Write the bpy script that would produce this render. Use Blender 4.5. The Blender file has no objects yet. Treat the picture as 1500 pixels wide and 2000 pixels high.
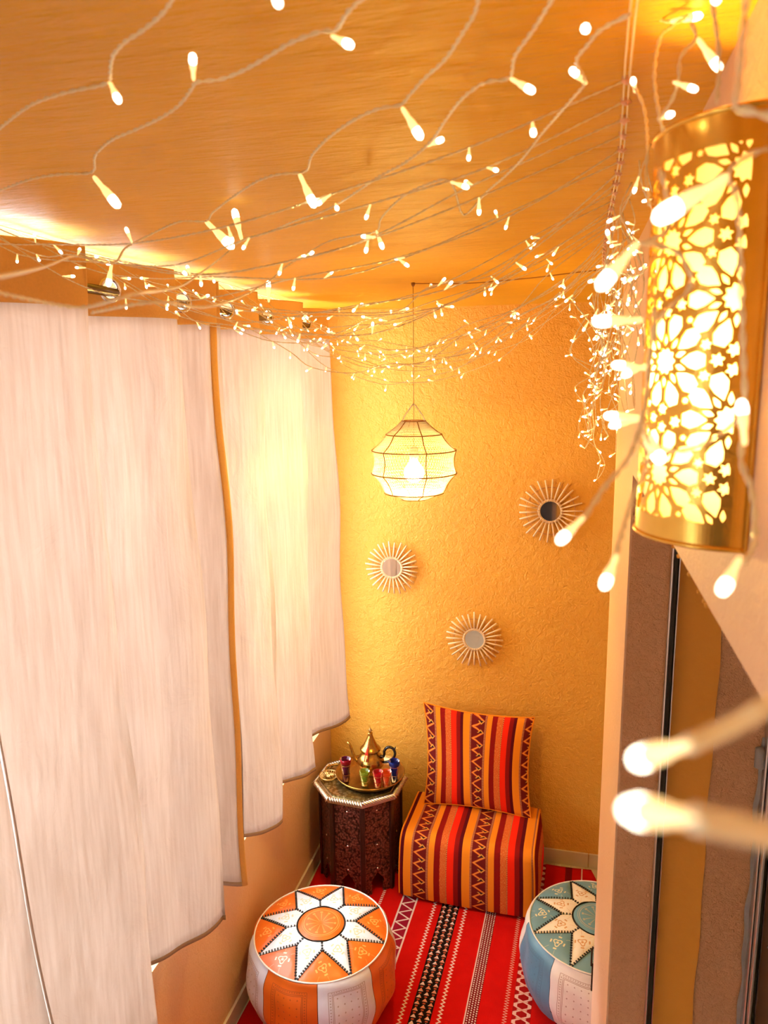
import bpy, bmesh, math, random
from math import sin, cos, pi, sqrt, atan2, radians, hypot
from mathutils import Vector, Matrix
from mathutils.geometry import delaunay_2d_cdt
random.seed(7)
COL = bpy.context.scene.collection
scene = bpy.context.scene

# ------------------------------------------------------------------ camera
EYE = Vector((0, 0, 2.25)); FPX = 1460.4
CR = Vector((0.97039, 0.24122, -0.01228)); CU = Vector((-0.03239, 0.18034, 0.98307)); CF = Vector((-0.23935, 0.95357, -0.18282))
cam = bpy.data.cameras.new('camera'); camo = bpy.data.objects.new('camera', cam); COL.objects.link(camo)
camo.matrix_world = Matrix(((CR.x, CU.x, -CF.x, EYE.x), (CR.y, CU.y, -CF.y, EYE.y), (CR.z, CU.z, -CF.z, EYE.z), (0, 0, 0, 1)))
cam.sensor_fit = 'VERTICAL'; cam.sensor_height = 36; cam.sensor_width = 27
cam.lens = FPX * 36 / 2000; cam.clip_start = 0.01
cam.dof.use_dof = True; cam.dof.focus_distance = 2.4; cam.dof.aperture_fstop = 9.0
scene.camera = camo
# ------------------------------------------------------------------ light and exposure
vs = scene.view_settings
vs.view_transform = 'Standard'; vs.look = 'None'; vs.gamma = 1; vs.use_curve_mapping = False; vs.exposure = 0.6
w = bpy.data.worlds.new('daylight'); scene.world = w; w.use_nodes = True
bg = w.node_tree.nodes['Background']; bg.inputs[0].default_value = (0.86, 0.93, 1.0, 1); bg.inputs[1].default_value = 2.4

def area(name, loc, target, sx, sy, power, color):
    l = bpy.data.lights.new(name, 'AREA'); l.shape = 'RECTANGLE'; l.size = sx; l.size_y = sy; l.energy = power; l.color = color
    o = bpy.data.objects.new(name, l); COL.objects.link(o); o.location = loc
    o.rotation_euler = (Vector(target) - Vector(loc)).to_track_quat('-Z', 'Y').to_euler(); return o
def point(name, loc, power, color, r=.03, parent=None):
    l = bpy.data.lights.new(name, 'POINT'); l.energy = power; l.color = color; l.shadow_soft_size = r
    o = bpy.data.objects.new(name, l); COL.objects.link(o); o.location = loc; o.parent = parent; return o
area('window_daylight', (-2.0, 1.4, 1.9), (-.6, 1.5, 1.2), 3.8, 2.2, 150, (.86, .93, 1))
WARM = (1, .70, .17)
LANTERN_W = 6.0; PENDANT_W = 18; CEILING_W = 13.0

# ------------------------------------------------------------------ helpers
def at(px, py, axis, v):
    d = CF + CR * ((px - 750) / FPX) - CU * ((py - 1000) / FPX)
    t = (v - EYE[axis]) / d[axis]; return EYE + d * t
def atd(px, py, dist):
    d = CF + CR * ((px - 750) / FPX) - CU * ((py - 1000) / FPX); return EYE + d * dist

class MB:
    def __init__(s): s.v = []; s.f = []; s.m = []; s.uv = []
    def add(s, vs_, fs, mi=0, uvs=None):
        b = len(s.v); s.v += [tuple(p) for p in vs_]
        for f in fs:
            s.f.append(tuple(i + b for i in f)); s.m.append(mi)
            s.uv.append([uvs[i] for i in f] if uvs else None)
        return s
    def box(s, a, b, mi=0):
        x0, y0, z0 = a; x1, y1, z1 = b
        return s.add([(x0,y0,z0),(x1,y0,z0),(x1,y1,z0),(x0,y1,z0),(x0,y0,z1),(x1,y0,z1),(x1,y1,z1),(x0,y1,z1)],
                     [(3,2,1,0),(4,5,6,7),(0,1,5,4),(1,2,6,5),(2,3,7,6),(3,0,4,7)], mi)
    def obox(s, c, ax, ay, az, mi=0):   # oriented box: centre and three half vectors
        c = Vector(c); P = [c + ax*i + ay*j + az*k for k in (-1,1) for i, j in ((-1,-1),(1,-1),(1,1),(-1,1))]
        return s.add(P, [(3,2,1,0),(4,5,6,7),(0,1,5,4),(1,2,6,5),(2,3,7,6),(3,0,4,7)], mi)
    def tube(s, path, r, n=6, mi=0, closed=False, caps=True):
        path = [Vector(p) for p in path]; N = len(path)
        rr = r if isinstance(r, (list, tuple)) else [r]*N
        vs_ = []; up = None
        for i, p in enumerate(path):
            t = (path[(i+1) % N] - path[i-1]) if closed else (path[min(i+1, N-1)] - path[max(i-1, 0)])
            if t.length < 1e-9: t = Vector((0,0,1))
            t.normalize()
            if up is None: up = t.orthogonal().normalized()
            else:
                up = up - t*up.dot(t)
                up = up.normalized() if up.length > 1e-6 else t.orthogonal().normalized()
            bi = t.cross(up)
            for k in range(n):
                a = 2*pi*k/n; vs_.append(p + (up*cos(a) + bi*sin(a))*rr[i])
        fs = []
        for i in range(N if closed else N-1):
            j = (i+1) % N
            for k in range(n): fs.append((i*n+k, i*n+(k+1)%n, j*n+(k+1)%n, j*n+k))
        if caps and not closed: fs += [tuple(range(n))[::-1], tuple((N-1)*n+k for k in range(n))]
        return s.add(vs_, fs, mi)
    def lathe(s, prof, n=32, mi=0, c=(0,0,0), caps=True, M=None):
        vs_ = []; c = Vector(c)
        for r, z in prof:
            for k in range(n):
                a = 2*pi*k/n; p = Vector((r*cos(a), r*sin(a), z)); p = (M @ p) if M else p; vs_.append(p + c)
        fs = [(i*n+k, i*n+(k+1)%n, (i+1)*n+(k+1)%n, (i+1)*n+k) for i in range(len(prof)-1) for k in range(n)]
        if caps: fs += [tuple(range(n))[::-1], tuple((len(prof)-1)*n+k for k in range(n))]
        return s.add(vs_, fs, mi)
    def grid(s, fn, nu, nv, mi=0, uvfn=None, closed_u=False):
        vs_ = []; uvs = []
        for j in range(nv+1):
            for i in range(nu+1):
                u, v = i/nu, j/nv; vs_.append(fn(u, v)); uvs.append(uvfn(u, v) if uvfn else (u, v))
        W = nu+1
        return s.add(vs_, [(j*W+i, j*W+i+1, (j+1)*W+i+1, (j+1)*W+i) for j in range(nv) for i in range(nu)], mi, uvs)
    def build(s, name, mats, parent=None, smooth=False, edge=None):
        me = bpy.data.meshes.new(name); me.from_pydata(s.v, [], s.f)
        for m in (mats if isinstance(mats, (list, tuple)) else [mats]): me.materials.append(m)
        me.polygons.foreach_set('material_index', s.m)
        if any(s.uv):
            L = me.uv_layers.new(name='UVMap'); k = 0; d = []
            for u, f in zip(s.uv, s.f): d += [c for q in (u or [(0,0)]*len(f)) for c in q]
            L.data.foreach_set('uv', d)
        if smooth: me.polygons.foreach_set('use_smooth', [True]*len(s.f))
        me.update()
        if smooth == 'auto': me.set_sharp_from_angle(angle=radians(40))
        o = bpy.data.objects.new(name, me); COL.objects.link(o); o.parent = parent; return o
def empty(name, loc=(0,0,0), rz=0, parent=None):
    o = bpy.data.objects.new(name, None); COL.objects.link(o); o.location = loc; o.rotation_euler = (0,0,rz); o.empty_display_size = .05; o.parent = parent; return o
def tag(o, label=None, cat=None, group=None, kind=None):
    for k, x in (('label', label), ('category', cat), ('group', group), ('kind', kind)):
        if x: o[k] = x
    return o
def bevel(o, wd=.004, seg=2):
    m = o.modifiers.new('bevel', 'BEVEL'); m.width = wd; m.segments = seg; m.limit_method = 'ANGLE'; return o
def solid(o, t, off=0):
    m = o.modifiers.new('solid', 'SOLIDIFY'); m.thickness = t; m.offset = off; return o
def dup(o, parent=None):
    c = o.copy(); COL.objects.link(c); c.parent = parent; return c
def ease(t): return (1 - cos(pi*max(0, min(1, t))))/2
def lerp(a, b, t): return a + (b-a)*t
def pinpoly(x, y, P):
    r = False; j = len(P)-1
    for i in range(len(P)):
        if (P[i][1] > y) != (P[j][1] > y) and x < (P[j][0]-P[i][0])*(y-P[i][1])/(P[j][1]-P[i][1]) + P[i][0]: r = not r
        j = i
    return r
def edist(x, y, P):
    b = 9
    for i in range(len(P)):
        x0, y0 = P[i-1]; x1, y1 = P[i]; dx, dy = x1-x0, y1-y0; L = dx*dx+dy*dy
        t = max(0, min(1, ((x-x0)*dx+(y-y0)*dy)/L)) if L else 0
        b = min(b, hypot(x-x0-dx*t, y-y0-dy*t))
    return b
def cdt(loops, pts, keep):
    V = []; Ed = []
    for P in loops:
        b = len(V); V += [Vector(p) for p in P]; Ed += [(b+i, b+(i+1) % len(P)) for i in range(len(P))]
    V += [Vector(p) for p in pts]
    r = delaunay_2d_cdt(V, Ed, [], 0, 1e-7)
    F = [f for f in r[2] if keep(sum(r[0][i][0] for i in f)/3, sum(r[0][i][1] for i in f)/3)]
    return r[0], F

# ------------------------------------------------------------------ node materials
class E:
    nt = None
    def __init__(s, k): s.k = k
    def put(s, sock):
        if isinstance(s.k, (int, float)): sock.default_value = s.k
        else: E.nt.links.new(s.k, sock)
    @staticmethod
    def w(x): return x if isinstance(x, E) else E(float(x))
    def op(s, o, *a, clamp=False):
        n = E.nt.nodes.new('ShaderNodeMath'); n.operation = o; n.use_clamp = clamp
        for i, x in enumerate((s,)+a): E.w(x).put(n.inputs[i])
        return E(n.outputs[0])
    def __add__(s, b): return s.op('ADD', b)
    def __radd__(s, b): return E.w(b).op('ADD', s)
    def __sub__(s, b): return s.op('SUBTRACT', b)
    def __rsub__(s, b): return E.w(b).op('SUBTRACT', s)
    def __mul__(s, b): return s.op('MULTIPLY', b)
    def __rmul__(s, b): return s.op('MULTIPLY', b)
    def __truediv__(s, b): return s.op('DIVIDE', b)
    def gt(s, b): return s.op('GREATER_THAN', b)
    def lt(s, b): return s.op('LESS_THAN', b)
    def fract(s): return s.op('FRACT')
    def abs(s): return s.op('ABSOLUTE')
    def floor(s): return s.op('FLOOR')
    def tri(s): return (s.fract() - .5).abs()*2
    def band(s, a, b): return s.gt(a)*s.lt(b)
    def max(s, b): return s.op('MAXIMUM', b)
    def min(s, b): return s.op('MINIMUM', b)
def mat(name, color=(.8,.8,.8), rough=.5, metal=0, **kw):
    m = bpy.data.materials.new(name); m.use_nodes = True; b = m.node_tree.nodes['Principled BSDF']
    E.nt = m.node_tree
    b.inputs['Base Color'].default_value = (*color, 1); b.inputs['Roughness'].default_value = rough; b.inputs['Metallic'].default_value = metal
    for k, v in kw.items():
        k = k.replace('_', ' '); b.inputs[k].default_value = v
    m['b'] = 0
    return m, b
def coords(kind='Object'):
    n = E.nt.nodes.new('ShaderNodeTexCoord'); s = E.nt.nodes.new('ShaderNodeSeparateXYZ'); E.nt.links.new(n.outputs[kind], s.inputs[0])
    return n.outputs[kind], E(s.outputs[0]), E(s.outputs[1]), E(s.outputs[2])
def noise(scale, detail=3, vec=None, stretch=None, rough=.5, kind='NOISE', dist=0):
    if stretch:
        mp = E.nt.nodes.new('ShaderNodeMapping'); mp.inputs['Scale'].default_value = stretch
        E.nt.links.new(vec, mp.inputs[0]); vec = mp.outputs[0]
    if kind == 'NOISE':
        n = E.nt.nodes.new('ShaderNodeTexNoise'); n.inputs['Detail'].default_value = detail; n.inputs['Roughness'].default_value = rough; n.inputs['Distortion'].default_value = dist
    else: n = E.nt.nodes.new('ShaderNodeTexVoronoi'); n.feature = kind
    n.inputs['Scale'].default_value = scale
    if vec: E.nt.links.new(vec, n.inputs['Vector'])
    return E(n.outputs[0])
def mixc(fac, a, b):
    n = E.nt.nodes.new('ShaderNodeMix'); n.data_type = 'RGBA'; E.w(fac).put(n.inputs[0])
    for x, i in ((a, 6), (b, 7)):
        if isinstance(x, tuple): n.inputs[i].default_value = (*x[:3], 1)
        else: E.nt.links.new(x, n.inputs[i])
    return n.outputs[2]
def setc(b, c, name='Base Color'):
    if isinstance(c, tuple): b.inputs[name].default_value = (*c, 1)
    else: E.nt.links.new(c, b.inputs[name])
def bump(b, h, strength=.3, dist=.01):
    n = E.nt.nodes.new('ShaderNodeBump'); n.inputs['Strength'].default_value = strength; n.inputs['Distance'].default_value = dist
    h.put(n.inputs['Height']); E.nt.links.new(n.outputs[0], b.inputs['Normal'])
def ramp(fac, stops, interp='CONSTANT'):
    n = E.nt.nodes.new('ShaderNodeValToRGB'); n.color_ramp.interpolation = interp; cr = n.color_ramp
    while len(cr.elements) < len(stops): cr.elements.new(.5)
    for e, (p, c) in zip(cr.elements, stops): e.position = p; e.color = (*c, 1)
    fac.put(n.inputs[0]); return n.outputs[0]

def plaster(name, c1, c2, rough, bs, scale=26, stretch=(1,1,1), bd=.006):
    m, b = mat(name, c1, rough); v, x, y, z = coords()
    n1 = noise(2.2, 4, v); n2 = noise(scale, 5, v, stretch, .62, dist=.6); n3 = noise(scale*4.2, 3, v, stretch, .6)
    setc(b, mixc((n1*1.3 + n2*.5 - .45).op('ADD', 0, clamp=True), c1, c2))
    bump(b, n2*1.0 + n3*.45, bs, bd); return m
M = {}
M['wall'] = plaster('orange_plaster', (.88,.450,.060), (.78,.352,.035), .5, .9, 34, bd=.009)
M['peach'] = plaster('peach_plaster', (.90,.64,.44), (.84,.56,.36), .5, .7, 45, bd=.004)
M['left'] = plaster('ochre_plaster', (.84,.54,.27), (.76,.45,.19), .5, .75, 40, bd=.004)
M['ceil'] = plaster('orange_ceiling_plaster', (.92,.50,.03), (.64,.31,.012), .45, 1.0, 16, (.5,2.6,1), .007)
M['ceil'].node_tree.nodes['Principled BSDF'].inputs['Specular IOR Level'].default_value = .3
M['jamb'] = plaster('coarse_tan_plaster', (.97,.60,.36), (.76,.43,.23), .6, 1.0, 75, bd=.012)
M['smooth'] = plaster('smooth_orange', (.86,.41,.05), (.76,.34,.035), .5, .35, 25, bd=.004)
M['outer'] = mat('white_render', (.75,.73,.7), .7)[0]
def simple(key, name, c, r=.5, me=0, bs=0, sc=60, var=.12, **kw):
    m, b = mat(name, c, r, me, **kw); v, x, y, z = coords()
    n = noise(sc, 3, v); setc(b, mixc(n, tuple(k*(1-var) for k in c), tuple(min(1, k*(1+var)) for k in c)))
    if bs: bump(b, n, bs, .002)
    M[key] = m; return m
simple('tile', 'beige_tile', (.62,.5,.33), .3, 0, 0, 8)
simple('basetile', 'beige_skirting_tile', (.70,.58,.38), .3, 0, 0, 6)
simple('alu', 'brushed_aluminium', (.62,.62,.66), .28, 1, 0, 30)
simple('rubber', 'black_rubber', (.012,.01,.01), .5)
simple('door', 'dark_brown_door', (.16,.075,.035), .4, 0, .2, 20)
simple('silicone', 'grey_sealant', (.33,.33,.35), .6, 0, .5, 90)
simple('frame', 'white_window_frame', (.8,.8,.8), .4)
simple('chrome', 'polished_steel', (.75,.75,.78), .12, 1)
simple('rod', 'dark_steel_rod', (.16,.13,.11), .2, 1)
simple('brass', 'lantern_brass', (.80,.50,.10), .27, 1, .12, 50, .15)
simple('brassd', 'old_tray_brass', (.36,.20,.07), .30, 1, .4, 120, .3)
simple('pot', 'teapot_brass', (.46,.26,.06), .27, 1, .3, 110, .3)
simple('silver', 'silver_braid', (.62,.56,.46), .3, 1, .2, 90, .2)
simple('blackh', 'black_handle', (.015,.013,.015), .25)
simple('tassel', 'red_thread', (.75,.03,.01), .7, 0, .5, 300)
simple('rattan', 'pale_rattan', (.95,.62,.36), .45, 0, .4, 120, .2)
simple('rattanr', 'orange_rattan_ring', (.62,.27,.08), .5, 0, .3, 120, .2)
simple('wire', 'gilt_lamp_wire', (.30,.11,.015), .5)
simple('cordm', 'brown_cord', (.35,.14,.03), .6)
simple('gold', 'bright_gold', (.8,.56,.22), .3, 1, .3, 140)
simple('stitch', 'black_stitching', (.01,.01,.018), .6)
simple('piping', 'white_piping', (.85,.82,.76), .45)
simple('post', 'dark_carved_wood', (.035,.012,.010), .3, 0, .5, 90)
simple('inside', 'dark_inside', (.01,.008,.008), .8)
simple('clipm', 'pale_pink_plastic_knot', (.85,.50,.32), .35)
simple('fringe', 'cream_fringe', (.75,.55,.38), .8)
M['mirror'] = mat('mirror_glass', (.92,.92,.94), .03, 1)[0]
M['glass'] = mat('window_glass', (1,1,1), 0, 0, Transmission_Weight=1.0, IOR=1.05)[0]
# curtain linen
def linen():
    m, b = mat('cream_linen', (.80,.72,.64), .8); v, x, y, z = coords()
    n = noise(120, 3, v, (1,1,.05)); n2 = noise(5, 3, v, (1,1,.25)); n3 = noise(9, 4, v, (1,1,.8), .6, dist=1.2)
    c = mixc((n*.9 + n2*.35 - .12), (.60,.475,.39), (.84,.75,.68)); setc(b, c)
    bump(b, n*.25 + n3*1.3, .7, .010)
    t = E.nt.nodes.new('ShaderNodeBsdfTranslucent'); E.nt.links.new(c, t.inputs[0])
    mx = E.nt.nodes.new('ShaderNodeMixShader'); mx.inputs[0].default_value = .42
    E.nt.links.new(b.outputs[0], mx.inputs[1]); E.nt.links.new(t.outputs[0], mx.inputs[2])
    E.nt.links.new(mx.outputs[0], E.nt.nodes['Material Output'].inputs[0]); return m
M['linen'] = linen()
simple('hem', 'tan_heading_band', (.78,.44,.13), .7, 0, .3, 200, .08)
simple('hemline', 'taupe_hem', (.36,.25,.17), .7)

# kilim fabric: UV u = metres across, v = metres along
def kilim():
    m, b = mat('kilim_fabric', (.5,.05,.02), .85); v, U, V, _ = coords('UV'); tc = v
    p = (U/.256).fract()
    OR = (.88,.27,.015); MR = (.27,.008,.006); RD = (.92,.025,.006); ZG = (.16,.012,.012); DK = (.10,.004,.010)
    base = ramp(p, [(0,OR),(.13,ZG),(.43,OR),(.53,MR),(.63,(.66,.11,.02)),(.735,(.16,.02,.01)),(.75,RD),(.86,MR),(.94,DK)])
    fine = noise(900, 2, tc, (1,.12,1))
    # speckle on the orange-red strip
    base = mixc(p.band(.63,.73)*fine.gt(.56), base, (.75,.25,.06))
    dash = (V/.006).fract().gt(.5)
    base = mixc(p.band(.13,.165).max(p.band(.395,.43))*dash, base, (.72,.28,.12))
    base = mixc(p.band(.735,.75)*(V/.008).fract().gt(.5), base, (.70,.35,.10))
    q = (p - .28)/.10                                    # -1..1 over the zigzag strip
    z1 = (V/.052).tri()*2 - 1
    d = (q - z1*.85).abs()
    base = mixc(p.band(.17,.39)*d.lt(.32), base, (.72,.13,.02))
    base = mixc(p.band(.17,.39)*d.lt(.13), base, (.86,.36,.06))
    # black stepped diamonds inside the turns
    cv = ((V/.052 + .5).fract() - .5).abs()*2
    dd = (q - .45).abs()*.9 + cv
    base = mixc(p.band(.17,.39)*dd.lt(.62)*(V/.104).fract().gt(.5), base, (.72,.34,.06))
    base = mixc(p.band(.17,.39)*dd.lt(.36)*(V/.104).fract().gt(.5), base, (.02,.01,.015))
    rib = noise(500, 2, tc, (.15,1,1))
    setc(b, mixc(rib*.5, base, (0.02,0,0)) if False else base)
    bump(b, rib + fine*.6, .5, .002); b.inputs['Specular IOR Level'].default_value = .08; return m
M['kilim'] = kilim()

def rug():
    m, b = mat('red_berber_rug', (.6,.01,.005), .9); v, X, Y, Z = coords(); U = X - .03*(Y-2.5)
    n = noise(14, 3, v); fine = noise(420, 2, v, (1,.2,1))
    c = mixc(n, (.50,.004,.003), (.68,.008,.004))
    W = (.80,.62,.56); MA = (.20,.006,.010); BK = (.012,.008,.010)
    # left zigzag band
    c = mixc(U.band(-.655,-.588), c, (.30,.01,.03))
    c = mixc((U+.652).abs().lt(.0035).max((U+.591).abs().lt(.0035)), c, W)
    zz = (Y/.055).tri()*.050 - .647
    c = mixc((U-zz).abs().lt(.0065), c, W)
    c = mixc((U+.741).abs().lt(.006)*(Y/.012).fract().gt(.5), c, W)
    for u0 in (-.510, -.377):
        z = (Y/.017).tri()*.012 + (u0-.006)
        c = mixc((U-z).abs().lt(.0038), c, W)
    # black band with small triangles
    c = mixc(U.band(-.480,-.405), c, BK)
    cu = (U+.480)/.025; col = cu.floor(); cv = (Y/.030 + col*.5).fract(); fu = (cu.fract()-.5).abs()
    tri_ = cv.band(.12,.62)*fu.lt((.66-cv)*.75)
    c = mixc(U.band(-.477,-.407)*tri_, c, mixc(noise(40, 1, v).gt(.5), W, (.75,.32,.20)))
    c = mixc(U.band(-.477,-.407)*cv.band(.74,.95)*fu.lt(.2), c, (.55,.10,.05))
    # narrow motif band
    c = mixc(U.band(-.288,-.248), c, MA)
    c = mixc((U+.291).abs().lt(.0022), c, W)
    st = ((U+.288)/.010).fract() - .5; sv = (Y/.010 + ((U+.288)/.010).floor()*.5).fract() - .5
    c = mixc(U.band(-.287,-.249)*(st.abs()+sv.abs()).lt(.36)*((Y/.05).tri() - (U+.288)/.04).abs().lt(.75), c, W)
    # dotted line pair
    z = (Y/.012).tri()*.014 - .162
    c = mixc((U-z).abs().lt(.0022), c, (.75,.45,.33))
    # interlaced diamonds
    c = mixc(U.band(-.132,-.066), c, (.35,.006,.006))
    k = (Y/.075).tri(); a1 = (k*1.5 - .25).op('ADD', 0, clamp=True)
    e1 = (U + .124 - a1*.050).abs().lt(.0065); e2 = (U + .074 + a1*.050).abs().lt(.0065)
    c = mixc(e1.max(e2), c, (.78,.45,.36))
    c = mixc((U+.099).abs().lt(.018)*((Y/.0375 ).fract()-.5).abs().lt(.08), c, (.70,.33,.24))
    # bands hidden further right
    c = mixc(U.band(.02,.05), c, MA); c = mixc(U.band(.09,.095), c, W)
    setc(b, c); bump(b, fine + n, .5, .003); b.inputs['Specular IOR Level'].default_value = .06; return m
M['rug'] = rug()

def leather(name, c, motif, mc2=None, kind='flower', bumpy=.35):
    """dyed leather; UV = panel coordinates in metres about the panel centre"""
    m, b = mat(name, c, .38); v, U, V, _ = coords('UV'); ov = coords()[0]
    n = noise(24, 4, ov); col = mixc(n, tuple(k*.86 for k in c), tuple(min(1, k*1.1) for k in c))
    if kind == 'flower':
        r = (U*U + V*V).op('SQRT'); th = V.op('ARCTAN2', U)
        pet = (th*3).op('SINE')*.0035 + .012
        f = (r - pet).abs().lt(.0022).max(r.lt(.0045))
        dots = (r - .024).abs().lt(.0028)*((th*4).op('SINE')).gt(.55)
        lines = (U*.5 + V).abs().lt(.0009).max((U*.5 - V).abs().lt(.0009))*r.gt(.03)
        mask = f.max(dots).max(lines*.5)
    elif kind == 'disc':
        r = (U*U + V*V).op('SQRT'); th = V.op('ARCTAN2', U)
        rays = ((th*11).op('SINE')).gt(.8)*r.band(.008,.045)
        dots = (r-.050).abs().lt(.0035)*((th*11).op('SINE')).gt(.5)
        mask = (rays*.45).max(dots*.6).max((r-.061).abs().lt(.0012)*.7).max((r-.067).abs().lt(.001)*.5)
    else:
        a = U.abs(); q = V.abs(); hw, hh = .062, .082
        def rect(x, y, t=.0009): return ((a-x).abs().lt(t)*q.lt(y)).max((q-y).abs().lt(t)*a.lt(x))
        wav = ((a-.056).abs().lt(.0022)*q.lt(.076)*((V/.008).fract().gt(.4))).max((q-.077).abs().lt(.0022)*a.lt(.055)*((U/.008).fract().gt(.4)))
        dots = (((U/.022).fract()-.5).abs() + ((V/.022).fract()-.5).abs()).lt(.13)*a.lt(.042)*q.lt(.062)
        mask = rect(hw, hh).max(rect(.050,.071)).max(rect(.046,.067)).max(wav*.7).max(dots*.8)
    setc(b, mixc(mask*.85, col, motif)); bump(b, n*.6 - mask*.35, bumpy, .003); return m
def sidecol(k): return k
M['lor'] = leather('orange_leather_flower', (.78,.155,.010), (.90,.42,.10))
M['lsal'] = leather('salmon_leather_flower', (.74,.20,.09), (.92,.80,.68))
M['lorp'] = leather('orange_leather_disc', (.76,.15,.012), (.92,.48,.12), kind='disc')
M['lors'] = leather('orange_leather_side', (.74,.14,.010), (.30,.06,.01), kind='rect')
M['lwh'] = leather('white_leather_flower', (.74,.80,.90), (.72,.58,.30))
M['lws'] = leather('white_leather_side', (.76,.78,.86), (.30,.20,.16), kind='rect')
M['lbl'] = leather('blue_leather_flower', (.135,.30,.37), (.85,.74,.40))
M['lblp'] = leather('blue_leather_disc', (.13,.31,.40), (.70,.48,.20), kind='disc')
M['lbls'] = leather('blue_leather_side', (.11,.26,.38), (.07,.15,.22), kind='rect')
M['lcr'] = leather('cream_leather_flower', (.84,.78,.66), (.58,.26,.05))
M['lcs'] = leather('cream_leather_side', (.82,.74,.66), (.33,.14,.08), kind='rect')
def embossed():
    m, b = mat('embossed_brown_metal', (.13,.04,.025), .34, .35); v = coords()[0]
    n = noise(120, 0, v, (1,1,1), kind='SMOOTH_F1'); n2 = noise(160, 2, v)
    setc(b, mixc(n*2.2 - .35, (.26,.085,.06), (.03,.008,.006))); bump(b, n*-1.0 + n2*.3, .9, .004); return m
M['emb'] = embossed()
def topmetal():
    m, b = mat('engraved_brass_top', (.42,.34,.16), .24, .9); v = coords()[0]
    n = noise(55, 0, v, kind='F1'); setc(b, mixc(n.gt(.45), (.46,.38,.20), (.26,.18,.06))); bump(b, n, .35, .002); return m
M['top'] = topmetal()
def cglass(key, name, c):
    m, b = mat(name, c, .04, 0, Transmission_Weight=.75, IOR=1.3); M[key] = m
cglass('gr', 'red_glass', (.70,.01,.03)); cglass('gb', 'blue_glass', (.01,.03,.42)); cglass('gg', 'green_glass', (.35,.50,.06))
cglass('gp', 'purple_glass', (.16,.01,.07)); cglass('ga', 'amber_red_glass', (.85,.14,.03))
# light giving materials
def glow(key, name, c, s, base=None, rough=.4, sample=True):
    m, b = mat(name, base or c, rough); b.inputs['Emission Color'].default_value = (*c, 1); b.inputs['Emission Strength'].default_value = s
    if not sample: m.cycles.emission_sampling = 'NONE'
    M[key] = m; return m
glow('tip', 'lit_led_tip', (1,.93,.72), 4.0, sample=False)
glow('body', 'led_sleeve', (1,.66,.24), .9, (.85,.78,.62), .25, sample=False)
glow('bulb', 'lit_bulb', (1,.86,.60), 14, sample=False)
M['clear'] = mat('clear_wire', (1,.88,.58), .22, 0)[0]
def liner():
    m, b = mat('lantern_liner', (.9,.8,.6), .6); v, x, y, z = coords()
    b.inputs['Emission Color'].default_value = (1,.72,.34,1); b.inputs['Emission Strength'].default_value = .16
    t = E.nt.nodes.new('ShaderNodeBsdfTranslucent'); t.inputs[0].default_value = (.95,.88,.72,1)
    mx = E.nt.nodes.new('ShaderNodeMixShader'); mx.inputs[0].default_value = .6
    E.nt.links.new(b.outputs[0], mx.inputs[1]); E.nt.links.new(t.outputs[0], mx.inputs[2])
    E.nt.links.new(mx.outputs[0], E.nt.nodes['Material Output'].inputs[0]); return m
M['liner'] = liner()
def knit():
    m, b = mat('cream_knit', (.80,.78,.72), .7); v = coords()[0]
    t = E.nt.nodes.new('ShaderNodeBsdfTranslucent'); t.inputs[0].default_value = (.85,.80,.70,1)
    mx = E.nt.nodes.new('ShaderNodeMixShader'); mx.inputs[0].default_value = .5
    E.nt.links.new(b.outputs[0], mx.inputs[1]); E.nt.links.new(t.outputs[0], mx.inputs[2])
    E.nt.links.new(mx.outputs[0], E.nt.nodes['Material Output'].inputs[0]); return m
M['knit'] = knit()

# ================================================================== room shell
XL, X0, XR, YB, YF, H = -1.09, .125, .75, 3.22, -1.3, 2.52
SILL = .608
def struct(name, mb, m, parent=None, smooth=False):
    o = mb.build(name, m, parent, smooth)
    if parent is None: o['kind'] = 'structure'
    return o
struct('floor', MB().box((XL-.2, YF, -.08), (XR+.1, YB+.1, 0)), M['tile'])
struct('ceiling', MB().box((XL-.2, YF, H), (XR+.1, YB+.1, H+.1)), M['ceil'])
struct('wall_back', MB().box((XL-.2, YB, 0), (XR+.1, YB+.12, H)), M['wall'])
wl = MB(); wl.box((XL-.16, YF, 0), (XL, YB, SILL)); wl.box((XL-.16, 3.05, SILL), (XL, YB, H)); wl.box((XL-.16, YF, SILL), (XL, -.6, H))
struct('wall_left', wl, M['left'])
wr = MB(); wr.box((X0, 1.59, 0), (XR, 2.2, H)); wr.box((X0, YF, 2.04), (XR, 1.59, H)); wr.box((X0, YF, 0), (XR, -.5, 2.04))
struct('wall_right', wr, M['peach'])
struct('wall_front', MB().box((XL-.2, YF-.1, 0), (XR+.1, YF, H)), M['wall'])
# coarse plaster skin of the door reveal
rv = empty('trim_reveal', (X0, 1.59, 0)); rv['kind'] = 'structure'
jm = MB().grid(lambda u, v: (.004 + u*.282, -.004 - .0012*sin(u*40+v*90)*sin(v*31), v*2.035), 16, 60).build('reveal_skin', M['jamb'], rv, True)
MB().grid(lambda u, v: (.099 + u*.088 + .003*sin(v*41)*sin(v*17), -.0066, v*2.035), 4, 60).build('smooth_strip', M['smooth'], rv, True)  # smoother, more orange strip down the reveal skin
rng = random.Random(3)   # small plaster crumbs on the lintel edge
for i in range(14):
    y = rng.uniform(-1.05, -.35); o = MB().lathe([(.001,0),(.003,.002),(.002,.005)], 6).build('plaster_crumb', M['wall'], rv, True)
    o.location = (-.001, y, 2.036-2.036+2.036); o.rotation_euler = (rng.random(), rng.random(), rng.random())
struct('wall_outer', MB().box((XR, YF, 0), (XR+.1, YB, H)), M['outer'])
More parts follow.
